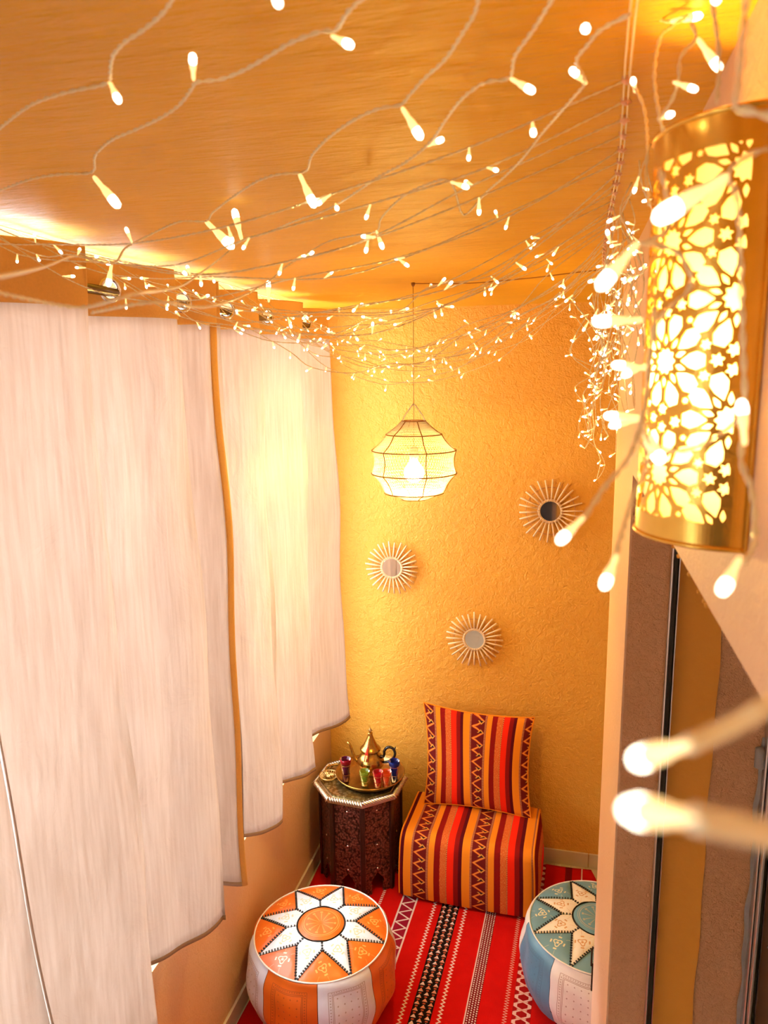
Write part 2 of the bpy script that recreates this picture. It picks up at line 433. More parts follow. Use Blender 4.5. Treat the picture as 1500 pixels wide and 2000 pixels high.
# window in the left wall
win = empty('window_1', (XL-.10, 1.2, SILL)); win['kind'] = 'structure'
f = MB(); y0, y1, zt = -1.8, 1.9, H-SILL
for a, b_ in (((-.02,y0,0),(.02,y1,.05)), ((-.02,y0,zt-.05),(.02,y1,zt)), ((-.02,y0,0),(.02,y0+.05,zt)), ((-.02,y1-.05,0),(.02,y1,zt))): f.box(a, b_)
bevel(f.build('frame', M['frame'], win), .003)
for k in range(3):
    ya = y0+.05+k*1.166
    o = MB().box((-.015, ya+1.141, .05), (.015, ya+1.185, zt-.05)).build('mullion', M['frame'], win) if k < 2 else None
    MB().box((-.003, ya, .05), (.003, min(ya+1.15, y1-.05), zt-.05)).build('pane', M['glass'], win)
# skirting tiles
def skirting(name, a, b_, n_, m):
    r = empty(name, a); r['kind'] = 'structure'; d = Vector(b_) - Vector(a); L = d.length; k = max(1, round(L/.33)); d.normalize(); nn = Vector(n_)
    for i in range(k):
        p0 = d*(L*i/k + .0012); p1 = d*(L*(i+1)/k - .0012)
        q = [p0, p1, p1 + nn*.010, p0 + nn*.010]
        o = MB().add([*q, *[x + Vector((0,0,.07)) for x in q]], [(3,2,1,0),(4,5,6,7),(0,1,5,4),(1,2,6,5),(2,3,7,6),(3,0,4,7)]).build('skirting_tile', m, r)
        bevel(o, .002, 2)
skirting('baseboard_left', (XL, YF, 0), (XL, YB, 0), (1,0,0), M['basetile'])
skirting('baseboard_back', (XL+.012, YB, 0), (XR, YB, 0), (0,-1,0), M['basetile'])
# floor tiles seen beside the rug
fl = bpy.data.objects['floor']
for i in range(5):
    for j in range(11):
        x0 = XL+.012+i*.37; ya = 3.205-(j+1)*.37
        if -1.0 < x0 and x0+.37 < .12: continue
        bevel(MB().box((x0+.002, ya+.002, 0), (min(x0+.368, XR-.001), ya+.368, .004)).build('floor_tile', M['tile'], fl), .0015, 1)
# unseen dark door added behind the camera for the upper mirror to reflect
d2 = empty('added_door', (-.58, YF, 0)); d2['kind'] = 'structure'
bevel(MB().box((-.44, .001, 0), (.42, .035, 2.05)).build('door_leaf', M['rubber'], d2), .002)
for a, b_ in (((-.48,.001,0),(-.44,.05,2.09)), ((.42,.001,0),(.46,.05,2.09)), ((-.48,.001,2.05),(.46,.05,2.09))): bevel(MB().box(a, b_).build('door_frame', M['door'], d2), .002)
MB().tube([(.36,.035,1.0),(.36,.075,1.0),(.25,.075,1.0)], .008, 8).build('door_handle', M['chrome'], d2, True)
# sliding door in the right wall
dr = empty('door_1', (X0, 1.586, 0)); dr['kind'] = 'structure'
def strip(nm, xa, xb, ya, m, z1=2.03, p=dr): return bevel(MB().box((xa-X0, ya, .0), (xb-X0, -.002, z1)).build(nm, m, p), .0012, 1)
strip('frame_edge', .207, .2105, -.022, M['alu']); strip('seal_strip', .2105, .2215, -.014, M['rubber']); strip('frame_edge', .2215, .2235, -.022, M['alu'])
strip('frame_edge', .409, .413, -.03, M['alu']); strip('frame_edge', .414, .418, -.045, M['alu']); strip('frame_edge', .4195, .4225, -.036, M['alu'])
strip('seal_strip', .4225, .432, -.02, M['rubber']); strip('frame_edge', .432, .434, -.026, M['alu'])
strip('door_leaf', .434, .470, -.012, M['door']); strip('frame_edge', .470, .474, -.024, M['alu']); strip('door_leaf', .476, .70, -.012, M['door'])
sl = MB().grid(lambda u, v: (.405-X0-.008*(.5+.5*sin(v*23)*sin(v*57+1)) + u*.010, -.008, v*1.5), 2, 90).build('sealant', M['silicone'], dr, True)
MB().lathe([(.002,0),(.010,.004),(.010,.045),(.002,.05)], 10).build('sealant', M['silicone'], dr, True).location = (.402-X0, -.010, 1.43)
o = MB().lathe([(.0035,0),(.003,.003),(.001,.004)], 10).build('screw', M['chrome'], dr, True); o.rotation_euler = (pi/2,0,0); o.location = (.450-X0, -.013, 1.02)
MB().box((.60-X0, -.5, 0), (.70-X0, -.012, 2.03)).build('door_leaf', M['door'], dr)
lt = empty('wall_latch', (X0, 2.196, .272)); tag(lt, 'small black metal latch on the edge of the right wall beside the blue pouf', 'latch')
bevel(MB().box((-.005, -.004, 0), (.004, .003, .10)).build('latch_bar', M['blackh'], lt), .002)
bevel(MB().box((-.009, -.003, .09), (-.003, .003, .155)).build('catch_plate', M['blackh'], lt), .002)

# ================================================================== curtains
RODX, RODZ = -.98, 2.430
T = [-.10,.25,.60,.95,1.31,1.66,1.90,2.165,2.55,2.85]
B = [-.06,.30,.68,1.02,1.34,1.72,1.88,2.19,2.50,2.98]
def fold_x(y, v, P):
    """distance into the room of a curtain at y; v 0 top, 1 bottom"""
    for i in range(len(P)-1):
        if y <= P[i+1] or i == len(P)-2:
            w_ = P[i+1]-P[i]; t = (y-P[i])/w_; back = min(.07/w_, .35)
            s = 1-ease(t/back) if t < back else ease(((t-back)/(1-back)))**.8
            return s, t
    return 0, 0
def curtain_surface(ia, ib, edge0, edge1, zt=2.478, zb=.69, shift=0):
    def fn(u, v):
        tt = ia + (ib-ia)*u; i = min(int(tt), len(T)-2); fr = tt - i
        # parameter fr: dense at the quick return
        P = [lerp(a, b, v) for a, b in zip(T, B)]
        w_ = P[i+1]-P[i]; back = min(.06/w_, .35); fb = .25
        t = fr/fb*back if fr < fb else back + (fr-fb)/(1-fb)*(1-back)
        y = P[i] + t*w_
        s = 1-ease(fr/fb) if fr < fb else ease((fr-fb)/(1-fb))**.85
        amp = lerp(.052, .062, v); x = -.975 + amp*(2*s-1) + shift
        x += .006*sin(v*9+i*2.1)*s + .004*sin(v*17+y*11) + (.011*sin(fr*15+i*1.7)*sin(pi*min(1,fr*1.2))*(.4+v*.6) if fr > fb else 0)
        y += .012*sin(v*5+i)*v
        z = lerp(zt, zb, v) + .006*s*(1-v) + .05*(1-s)*v**8 + .012*sin(y*3.1)*v
        if v > .985: pass
        return (x, y, z)
    return fn
def curtain(name, ia, ib, label, strip_end=False, shift=0, zb=.69):
    r = empty(name, (0,0,0)); tag(r, label, 'curtain', 'linen curtains on the window rod')
    fn = curtain_surface(ia, ib, 0, 0, shift=shift, zb=zb); n = int(round((ib-ia)*26))
    HV = .058
    def sub(v0, v1, u0=0, u1=1, off=0):
        def g(u, v):
            U = lerp(u0, u1, u); V = lerp(v0, v1, v); p = Vector(fn(U, V))
            if off:
                a = Vector(fn(min(U+.002,1), V)) - Vector(fn(max(U-.002,0), V)); nrm = Vector((a.y, -a.x, 0)); nrm.normalize(); p = p + nrm*off
            return p
        return g
    usplit = 1 - (.10/(ib-ia)) if strip_end else 1
    solid(MB().grid(sub(HV, .992, 0, usplit), n, 60).build('cloth', M['linen'], r, True), .0015)
    solid(MB().grid(sub(.992, 1.0, 0, usplit), n, 2).build('bottom_hem', M['hemline'], r, True), .003)
    hb_ = MB().grid(sub(-.006, HV, 0, 1), n*4, 24)
    if strip_end: solid(MB().grid(sub(HV, 1.0, usplit, 1), 4, 60).build('side_hem', M['hem'], r, True), .0035)
    # grommets where the cloth crosses the rod
    for i in range(int(math.ceil(ia)), int(math.ceil(ib))):
        for want in (1,):
            best = None
            for k in range(60):
                fr = .3 + .6*k/60; tt = (i+fr-ia)/(ib-ia)
                if not 0 < tt < 1: continue
                p = Vector(fn(tt, .026)); 
                if best is None or abs(p.x-RODX) < abs(best[0].x-RODX): best = (p, Vector(fn(min(1,tt+.004), .026)) - Vector(fn(tt-.004, .026)))
            if best:
                p, a = best; a.normalize(); nrm = Vector((a.y, -a.x, 0)).normalized(); up = Vector((0,0,1))
                m_ = Matrix((a, up, nrm)).transposed()
                kp = [k for k, f in enumerate(hb_.f) if (sum((Vector(hb_.v[j]) for j in f), Vector())/4 - p).length > .0205]
                hb_.f = [hb_.f[k] for k in kp]; hb_.m = [hb_.m[k] for k in kp]; hb_.uv = [hb_.uv[k] for k in kp]
                prof = [(.0235+.0050*cos(t*pi/6), .0035*sin(t*pi/6)) for t in range(12)]
                g = MB().lathe(prof + [prof[0]], 28, c=p, caps=False, M=m_).build('grommet', M['chrome'], r, True)
    solid(hb_.build('heading_band', M['hem'], r, True), .003)
    return r
curtain('curtain', 0, 3.05, 'nearest cream linen curtain at the left edge of the picture', shift=-.006, zb=.735)
curtain('curtain', 3.02, 5.93, 'wide cream linen curtain ending in a tan side hem strip', True, shift=.002, zb=.73)
curtain('curtain', 5.86, 9.0, 'farthest cream linen curtain hanging next to the orange back wall', shift=-.006, zb=.735)
rd = empty('curtain_rod', (RODX, 1.2, RODZ)); tag(rd, 'dark steel curtain rod through the grommets of the curtains', 'curtain rod')
MB().tube([(0,-1.9,0),(0,1.62,0)], .0105, 16).build('rod', M['rod'], rd, 'auto')
for yy in (-1.6, 1.66):
    MB().tube([(0,yy-.04,-.0),(0,yy-.04,.03),(-.02,yy-.04,.05),(-.105,yy-.04,.05)], .005, 8).build('bracket', M['rod'], rd, True)
MB().lathe([(.003,0),(.016,.004),(.019,.018),(.014,.034),(.004,.04)], 20, M=Matrix.Rotation(-pi/2, 3, 'X')).build('finial', M['rod'], rd, True).location = (0,1.62,0)

# ================================================================== rug
rg = empty('rug', (0,0,0)); tag(rg, 'red woven rug with black and white patterned bands covering the floor', 'rug')
def rugfn(u, v):
    y = lerp(.95, 3.195 - .012*sin(u*9), v); xl = -1.068 + .006*sin(v*11); xr = .168 - .02*max(0, v-.97)/.03 + .008*sin(v*15)
    return (lerp(xl, xr, u), y, .0085 + .0015*sin(u*23+v*5)*sin(v*37))
cl = MB().grid(rugfn, 60, 120).build('weave', M['rug'], rg, True); solid(cl, .006, -1)
fr = MB()
for i in range(150):
    u = rng.random(); p = Vector(rugfn(u, 1)); q = p + Vector((rng.uniform(-.008,.008), rng.uniform(.006,.014), 0)); fr.tube([p, (p+q)/2 + Vector((0,0,.004)), q - Vector((0,0,.002))], .0008, 3)
for i in range(60):
    v = rng.uniform(.8, 1); p = Vector(rugfn(1, v)); q = p + Vector((rng.uniform(.005,.014), rng.uniform(-.006,.006), -.002)); fr.tube([p, q], .0008, 3)
tag(fr.build('fringe', M['fringe'], rg), kind='stuff')

# ================================================================== poufs
def pouf(name, loc, phase, label, A, A2, AS, AD, Bm, BS, sidephase, bandsplit=8):
    r = empty(name, loc); tag(r, label, 'pouf', 'round leather poufs')
    RS = .237; HT = .322
    def topz(q): return HT - .030*(q/RS)**2.6 - .004*math.exp(-(q/.02)**2)
    prof = [(.02,.010),(.17,.012),(.225,.035),(.252,.09),(.262,.155),(.258,.22),(.247,.268),(RS,topz(RS))]
    def side(t):
        t *= len(prof)-2; t += 1; i = min(int(t), len(prof)-2); f_ = t-i
        p0, p1, p2, p3 = prof[max(i-1,0)], prof[i], prof[i+1], prof[min(i+2, len(prof)-1)]
        return tuple(.5*((2*p1[k]) + (-p0[k]+p2[k])*f_ + (2*p0[k]-5*p1[k]+4*p2[k]-p3[k])*f_**2 + (-p0[k]+3*p1[k]-3*p2[k]+p3[k])*f_**3) for k in (0,1))
    # core under the panels
    MB().lathe([(.001,.008)] + [(q*.985, z*.99) for q, z in prof] + [(q, topz(q)-.004) for q in (.2,.15,.1,.05,.001)], 64).build('padding', M['inside'], r, True)
    # side panels
    for k in range(8):
        a0 = sidephase + k*pi/4 + .004; a1 = a0 + pi/4 - .008; am = (a0+a1)/2
        def fn(u, v):
            q, z = side(v); a = lerp(a0, a1, u); w1 = .004*sin(a*13+v*6)*sin(pi*v) + .003*sin(v*19+a*3); puff = .005*sin(pi*u)**.5*sin(pi*v)**.5
            return ((q+w1+puff)*cos(a), (q+w1+puff)*sin(a), z)
        MB().grid(fn, 14, 20, uvfn=lambda u, v: ((u-.5)*.19, (v-.56)*.31)).build('side_panel', BS if k % 2 else AS, r, True)
    def polar(q, a): return (q*cos(a), q*sin(a))
    def panel(nm, P, m, rise=.003, step=.016, cen=None):
        xs = [p[0] for p in P]; ys = [p[1] for p in P]; pts = []
        x = min(xs)
        while x < max(xs):
            y = min(ys)
            while y < max(ys):
                if pinpoly(x, y, P) and edist(x, y, P) > .005: pts.append((x, y))
                y += step
            x += step
        V, F = cdt([P], pts, lambda x, y: pinpoly(x, y, P))
        c = cen or (sum(xs)/len(xs), sum(ys)/len(ys)); ca = atan2(c[1], c[0])
        vs_ = []; uv = []
        for p in V:
            q = hypot(*p); e = edist(p[0], p[1], P)
            vs_.append((p[0], p[1], topz(q) + rise*min(1, e/.008) + .0008*sin(p[0]*90)*sin(p[1]*70)))
            dx, dy = p[0]-c[0], p[1]-c[1]; uv.append((dx*cos(ca)+dy*sin(ca), -dx*sin(ca)+dy*cos(ca)))
        return MB().add(vs_, F, 0, uv).build(nm, m, r, True)
    st = MB()
    def stitch(p, q, w_=.0036):
        d = Vector(q)-Vector(p); L = d.length; d.normalize(); n_ = max(2, int(L/.0098)); pr = Vector((-d.y, d.x))
        for i in range(n_):
            c = Vector(p) + d*(L*(i+.5)/n_); st.obox((c.x, c.y, topz(c.length)+.0022), Vector((d.x,d.y,0))*.0021, Vector((pr.x,pr.y,0))*w_, Vector((0,0,.0018)))
    r0, rm, r1 = .088, .122, RS*.985
    for k in range(8):
        a = phase + k*pi/4; h = pi/8
        kite = [polar(r0, a-h+.01), polar(r0, a-h*.5), polar(r0, a), polar(r0, a+h*.5), polar(r0, a+h-.01), polar(rm, a+h-.008), polar(r1, a+.004), polar(r1, a-.004), polar(rm, a-h+.008)]
        panel('star_panel', kite, Bm, cen=polar(.135, a))
        tr = [polar(rm+.003, a+h)] + [polar(r1, lerp(a+.012, a+pi/4-.012, t/6)) for t in range(7)]
        panel('triangle_panel', tr, A2 if (A2 and k in (5,)) else A, cen=polar(.190, a+h))
        stitch(polar(r0, a+h), polar(rm, a+h)); stitch(polar(rm, a+h), polar(r1, a+.008)); stitch(polar(rm, a+h), polar(r1, a+pi/4-.008))
    panel('centre_disc', [polar(.0815, t*pi/20) for t in range(40)], AD, .0045, cen=(0.0001,0))
    # dark gaps of the laced centre
    for k in range(4):
        a = phase + k*pi/2 + .25
        o = MB().tube([(*polar(.0848, a+t*.08-.28), topz(.085)+.002) for t in range(8)], [.0004,.0012,.002,.0022,.0022,.002,.0012,.0004], 6).build('lacing_gap', M['stitch'], r, True)
    st.build('stitching', M['stitch'], r)['kind'] = 'stuff'
    MB().tube([((RS-.001)*cos(t*pi/36), (RS-.001)*sin(t*pi/36), topz(RS)+.0015) for t in range(72)], .0028, 8, closed=True).build('seam_piping', M['piping'], r, True)
    return r
pouf('leather_pouf', (-.805, 2.215, .010), radians(-2), 'orange and white leather pouf with a star top on the rug', M['lor'], M['lsal'], M['lors'], M['lorp'], M['lwh'], M['lws'], radians(-119.5))
pouf('leather_pouf', (.146, 2.462, .010), radians(22.5), 'blue and white leather pouf partly behind the right wall edge', M['lbl'], None, M['lbls'], M['lblp'], M['lcr'], M['lcs'], radians(-172))

# ================================================================== kilim seat and cushion
seat = empty('floor_seat', (-.372, 2.800, .011), radians(-2)); tag(seat, 'red and orange striped kilim floor seat block against the back wall', 'seat')
SW, SD, SH = .575, .372, .312
def seatfn(u, v):
    # v runs front bottom -> front top -> back top -> back bottom ; superellipse-like section
    per = [(0,0),(0,SH),(SD,SH),(SD,0)]
    seg = [SH, SD, SH]; L = sum(seg); d = v*L; R_ = .05
    def raw(d):
        if d < SH: return Vector((0, d))
        if d < SH+SD: return Vector((d-SH, SH))
        return Vector((SD, SH-(d-SH-SD)))
    p = sum((raw(max(0, min(L, d + R_*k/4))) for k in range(-4,5)), Vector((0,0)))/9
    bx = sin(pi*u)**.35 if 0 < u < 1 else 0
    cy, cz = SD/2, SH/2
    sc = .965 + .05*bx; y = cy + (p.x-cy)*sc - .016*sin(pi*min(1, v*L/SH))*(1 if d < SH else 0)*bx; z = max(0, cz + (p.y-cz)*(.97+.045*bx))
    x = (u-.5)*SW*(1 + .012*sin(pi*min(1, max(0, p.y/SH))))
    # slope inwards with height as the real block
    x = x*(1 - .03*p.y/SH) ; z += .004*sin(x*23)*sin(v*9)
    return (x, y, z)
body = MB().grid(seatfn, 60, 90, uvfn=lambda u, v: ((u)*SW-.019, v*(2*SH+SD))).build('cover', M['kilim'], seat, True)
for sgn in (0, 1):
    e = [Vector(seatfn(sgn, t/60)) for t in range(61)]; cc = Vector(((sgn-.5)*(SW+.045), SD/2, SH*.47))
    mb = MB(); 
    def sd(u, v, e=e, cc=cc):
        i = u*60; p = e[min(60, int(i))]; q = p.lerp(cc, v); b_ = sin(v*pi/2)
        q.x = lerp(p.x, cc.x, b_); return q
    mb.grid(sd, 60, 12, uvfn=lambda u, v: ((.13 + .1*v), u*(2*SH+SD))).build('side_cover', M['kilim'], seat, True)
    MB().tube(e, .0042, 6).build('seam_cord', M['kilim'], seat, True)
cu = empty('cushion', (-.365, 2.985, .318), radians(-2)); tag(cu, 'square kilim striped cushion leaning on the wall atop the floor seat', 'cushion')
CW, CH = .49, .44
def cufn(side):
    def fn(u, v):
        X, Z = (u-.5)*2, (v-.5)*2
        px = X*(1 - .085*(1-Z*Z)) ; pz = Z*(1 - .085*(1-X*X))
        th = .066*max(0, (1-X*X))**.55*max(0, (1-Z*Z))**.55
        x = px*CW/2; z = CH/2*.985 + pz*CH/2; y = side*th
        a = radians(-14); zz = z*cos(a) + y*sin(a)*1; yy = y*cos(a) - z*sin(a)
        # ears lean outward on the upper left
        return (x - .012*Z*(1 if X < 0 else .2), yy + .06, zz + (.014*(1-X)/2*max(0, Z)) + .006)
    return fn
MB().grid(cufn(-1), 44, 44, uvfn=lambda u, v: (u*CW*1.1+.050, v*CH)).build('front_cover', M['kilim'], cu, True)
MB().grid(lambda u, v: cufn(1)(1-u, v), 44, 44, uvfn=lambda u, v: (u*CW+.02, v*CH)).build('back_cover', M['kilim'], cu, True)
edge = [cufn(-1)(t/20, 0) for t in range(20)] + [cufn(-1)(1, t/20) for t in range(20)] + [cufn(-1)(1-t/20, 1) for t in range(20)] + [cufn(-1)(0, 1-t/20) for t in range(20)]
MB().tube(edge, .0035, 6, closed=True).build('edge_piping', M['kilim'], cu, True)

# ================================================================== octagonal table
TH = .466; tb = empty('side_table', (-.865, 2.948, .0105), radians(-72)); tag(tb, 'octagonal dark carved side table with a silver braided rim', 'table')
RB, RT = .182, .212
def octp(r_, k): a = k*pi/4; return Vector((r_*cos(a), r_*sin(a), 0))
for k in range(8):
    p, q = octp(RB-.006, k), octp(RB-.006, k+1); d = (q-p); L = d.length; d.normalize(); n_ = Vector((d.y, -d.x, 0)); HB = TH-.028
    W2 = L/2 - .009; aw = .027
    arch = [(-aw,0),(-aw,.045),(-aw-.006,.052),(-aw+.004,.07),(-.012,.083),(0,.10),(.012,.083),(aw-.004,.07),(aw+.006,.052),(aw,.045),(aw,0)]
    poly = [(-W2,0)] + arch + [(W2,0),(W2,HB),(-W2,HB)]
    V, F = cdt([poly], [], lambda x, y: pinpoly(x, y, poly))
    c = (p+q)/2
    mb = MB(); mb.add([c + d*v[0] + Vector((0,0,v[1])) for v in V], [tuple(f_) for f_ in F])
    o = mb.build('side_panel', M['emb'], tb); solid(o, .008, 0)
    for hz in (.118, .232, .395):
        rv_ = MB().lathe([(.0055,0),(.005,.002),(.002,.0035),(.0003,.004)], 10, M=Vector((0,0,1)).rotation_difference(n_).to_matrix()).build('rivet', M['chrome'], o, True)
        rv_.location = c + n_*.0045 + Vector((0,0,hz))
    a = octp(RB, k); t1 = Vector((-sin(k*pi/4), cos(k*pi/4), 0)); rr = octp(1, k)
    bevel(MB().obox((a.x, a.y, HB/2), t1*.011, rr*.006, Vector((0,0,HB/2))).build('corner_post', M['post'], tb), .003)
MB().add([*[octp(RB-.03, k)+Vector((0,0,.11)) for k in range(8)], *[octp(RB-.03, k)+Vector((0,0,TH-.03)) for k in range(8)]], [tuple(range(8))[::-1], tuple(range(8,16))] + [(k,(k+1)%8,8+(k+1)%8,8+k) for k in range(8)]).build('inner_box', M['inside'], tb)
tp = MB().add([*[octp(RT-.008, k)+Vector((0,0,TH-.030)) for k in range(8)], *[octp(RT-.008, k)+Vector((0,0,TH-.012)) for k in range(8)]], [tuple(range(8))[::-1], tuple(range(8,16))] + [(k,(k+1)%8,8+(k+1)%8,8+k) for k in range(8)])
tpo = tp.build('table_top', M['silver'], tb)
MB().add([*[octp(RT-.034, k)+Vector((0,0,TH-.013)) for k in range(8)], *[octp(RT-.036, k)+Vector((0,0,TH-.006)) for k in range(8)]], [tuple(range(8))[::-1], tuple(range(8,16))] + [(k,(k+1)%8,8+(k+1)%8,8+k) for k in range(8)]).build('engraved_plate', M['top'], tb)
br = MB()
for k in range(8):
    p, q = octp(RT-.012, k), octp(RT-.012, k+1); d = q-p; L = d.length; d.normalize(); out = Vector((d.y, -d.x, 0)); n_ = 13
    for i in range(n_):
        c = p + d*(L*(i+.5)/n_) + Vector((0,0,TH-.014))
        dirv = (out*.75 + d*.55 + Vector((0,0,-.15))).normalized()
        pts = [c + dirv*s - Vector((0,0,1))*(s*s*26) + Vector((0,0,.005)) for s in (-.017,-.009,0,.009,.017)]
        br.tube(pts, [.0018,.0048,.0060,.0050,.0018], 6)
tag(br.build('rim_braid', M['silver'], tb, True), kind='stuff')

# tea things (all stand on the table)
TZ = TH + .0105 - .006 + .0005
tray = empty('tea_tray', (-.822, 2.962, TZ)); tag(tray, 'round brass tea tray with a raised rim on the side table', 'tray')
MB().lathe([(.001,.004),(.118,.004),(.126,.007),(.140,.020),(.150,.030),(.153,.031),(.152,.027),(.142,.015),(.128,.002),(.118,.0),(.001,0)], 64, caps=False).build('tray_dish', M['brassd'], tray, True)
MB().tube([(.1525*cos(t*pi/32), .1525*sin(t*pi/32), .0305) for t in range(64)], .0022, 8, closed=True).build('rim', M['pot'], tray, True)
PZ = TZ + .0055
tpot = empty('teapot', (-.828, 2.995, PZ)); tag(tpot, 'brass teapot with black curved handle and red tassel on the tray', 'teapot')
MB().lathe([(.001,0),(.036,0),(.038,.006),(.034,.012),(.044,.022),(.058,.040),(.062,.056),(.058,.072),(.046,.088),(.037,.098),(.035,.108),(.038,.112)], 40).build('body', M['pot'], tpot, True)
MB().lathe([(.046,.112),(.047,.117),(.042,.124),(.036,.128),(.033,.134),(.024,.150),(.016,.168),(.012,.180),(.010,.188),(.011,.192),(.006,.196)], 36).build('lid', M['pot'], tpot, True)
fin = MB().lathe([(.003,.194),(.004,.199),(.008,.203),(.004,.208),(.003,.214),(.0005,.218)], 12)
for k in range(6): a = k*pi/3; fin.tube([(0,0,.204),(.011*cos(a), .011*sin(a), .206)], [.003,.001], 5)
fin.build('finial', M['brassd'], tpot, True)
MB().tube([(-.050,0,.040),(-.072,0,.056),(-.082,0,.080),(-.090,0,.108),(-.098,0,.128),(-.108,0,.136)], [.013,.010,.0075,.006,.005,.0055], 12).build('spout', M['pot'], tpot, True)
hp = [(.045,0,.086),(.058,.0,.084),(.064,0,.098),(.064,0,.112),(.074,0,.128),(.090,0,.134),(.106,0,.126),(.113,0,.108),(.108,0,.088),(.094,0,.070),(.078,0,.062),(.060,0,.058)]
def smoothp(P, n=5, closed=False):
    P = [Vector(p) for p in P]; out = []; N = len(P)
    for i in range(N-1):
        a, b_, c, d = P[max(i-1,0)], P[i], P[i+1], P[min(i+2, N-1)]
        for k in range(n):
            t = k/n; out.append(.5*((2*b_) + (c-a)*t + (2*a-5*b_+4*c-d)*t*t + (3*b_-a-3*c+d)*t**3))
    out.append(P[-1]); return out
MB().tube(smoothp(hp, 4), .0062, 10).build('handle', M['blackh'], tpot, True)
MB().tube([(.108,0,.118),(.116,0,.138)], [.005,.002], 8).build('handle_spur', M['blackh'], tpot, True)
ts = MB()
for k in range(16):
    a = k*.8; ts.tube([(-.002,-.018,.172),(-.003+.001*cos(a), -.036, .140),(-.004+.006*cos(a), -.052+.004*sin(a), .118),(-.005+.009*cos(a), -.058+.004*sin(a), .082)], .0012, 4)
ts.lathe([(.001,-.006),(.005,-.003),(.005,.003),(.001,.006)], 10, c=(-.003,-.050,.120))
ts.build('tassel', M['tassel'], tpot, True)
def tglass(x, y, h_, m, label, top=None):
    g = empty('tea_glass', (x, y, PZ)); tag(g, label, 'glass', 'coloured tea glasses on the tray')
    rb, rt = .0165, .0235
    MB().lathe([(.0005,.003),(rb-.002,.004),(lerp(rb,rt,.45)-.0045,h_*.45),(rt-.002,h_-.001),(rt-.0005,h_),(rt,h_-.001),(lerp(rb,rt,.45)-.002,h_*.45),(rb,.002),(rb-.002,0),(.0005,0)], 28, caps=False).build('cup', m, g, True)
    for zz in (.30, .72): MB().lathe([(lerp(rb,rt,zz)-.0012+.0006,h_*zz),(lerp(rb,rt,zz)-.0002+.0006,h_*(zz+.03))], 28, caps=False).build('gilt_line', M['gold'], g, True)
    if top: MB().lathe([(rt-.0008,h_*.80),(rt+.0006,h_*.80),(rt+.0010,h_),(rt-.0006,h_)], 28, caps=False).build('rim_band', top, g, True)
    return g
def pix(px, py, z): p = at(px, py, 2, z); return p.x, p.y
tglass(-.918, 2.905, .105, M['gp'], 'tall dark purple tea glass with a red rim, left end of the tray', M['gr'])
tglass(-.827, 2.888, .068, M['gg'], 'yellow green tea glass in front of the teapot')
tglass(-.768, 2.888, .072, M['gr'], 'red tea glass at the front, right of the green one')
tglass(-.733, 2.902, .070, M['ga'], 'amber red tea glass in front of the blue one')
tglass(-.708, 2.948, .098, M['gb'], 'tall dark blue tea glass under the teapot handle', M['gb'])
ds = empty('trinket_dish', (-1.000, 2.912, TZ)); tag(ds, 'small openwork gold trinket dish at the left of the table top', 'dish')
dm = MB()
for k in range(22):
    a = k*2*pi/22; a2 = a+.5
    dm.tube([(.018*cos(a), .018*sin(a), .002), (.030*cos((a+a2)/2), .030*sin((a+a2)/2), .006), (.042*cos(a2), .042*sin(a2), .018)], .0012, 5)
    dm.tube([(.018*cos(a), .018*sin(a), .002), (.030*cos(a-.25), .030*sin(a-.25), .006), (.042*cos(a-.5), .042*sin(a-.5), .018)], .0012, 5)
for q, zz in ((.018,.002),(.042,.018)): dm.tube([(q*cos(t*pi/16), q*sin(t*pi/16), zz) for t in range(32)], .0016, 6, closed=True)
dm.build('openwork_bowl', M['gold'], ds, True)
for k, (x, y) in enumerate(((0,0),(.014,.006),(-.012,.008),(.004,-.013))):
    fl_ = MB()
    for j in range(5): a = j*2*pi/5+k; fl_.lathe([(.0005,0),(.006,.003),(.0055,.008),(.0005,.010)], 8, c=(x+.006*cos(a), y+.006*sin(a), .010+.002*k))
    fl_.build('gilt_flower', M['gold'], ds, True)
MB().tube(smoothp([(-.03,.05,.003),(-.04,.08,.004),(-.02,.11,.003),(.004,.125,.003)], 6), .0035, 5).build('gilt_chain', M['gold'], ds, True)

# braided cord end beside the orange pouf
bc = MB(); base = smoothp([(-.972,2.02,.013),(-.975,2.07,.013),(-.962,2.11,.014),(-.935,2.125,.014)], 10)
cd = empty('braided_cord', (-.97, 2.05, .0105)); tag(cd, 'black and white twisted cord lying left of the orange pouf', 'cord')
for nm, m_, ph in (('black_strand', M['stitch'], 0), ('white_strand', M['piping'], pi)):
    pts = []
    for i, p in enumerate(base): a = i*1.1+ph; pts.append(p - Vector((-.97,2.05,.008)) + Vector((.0035*cos(a), 0, .0035*sin(a))))
    MB().tube(pts, .0034, 6).build(nm, m_, cd, True)

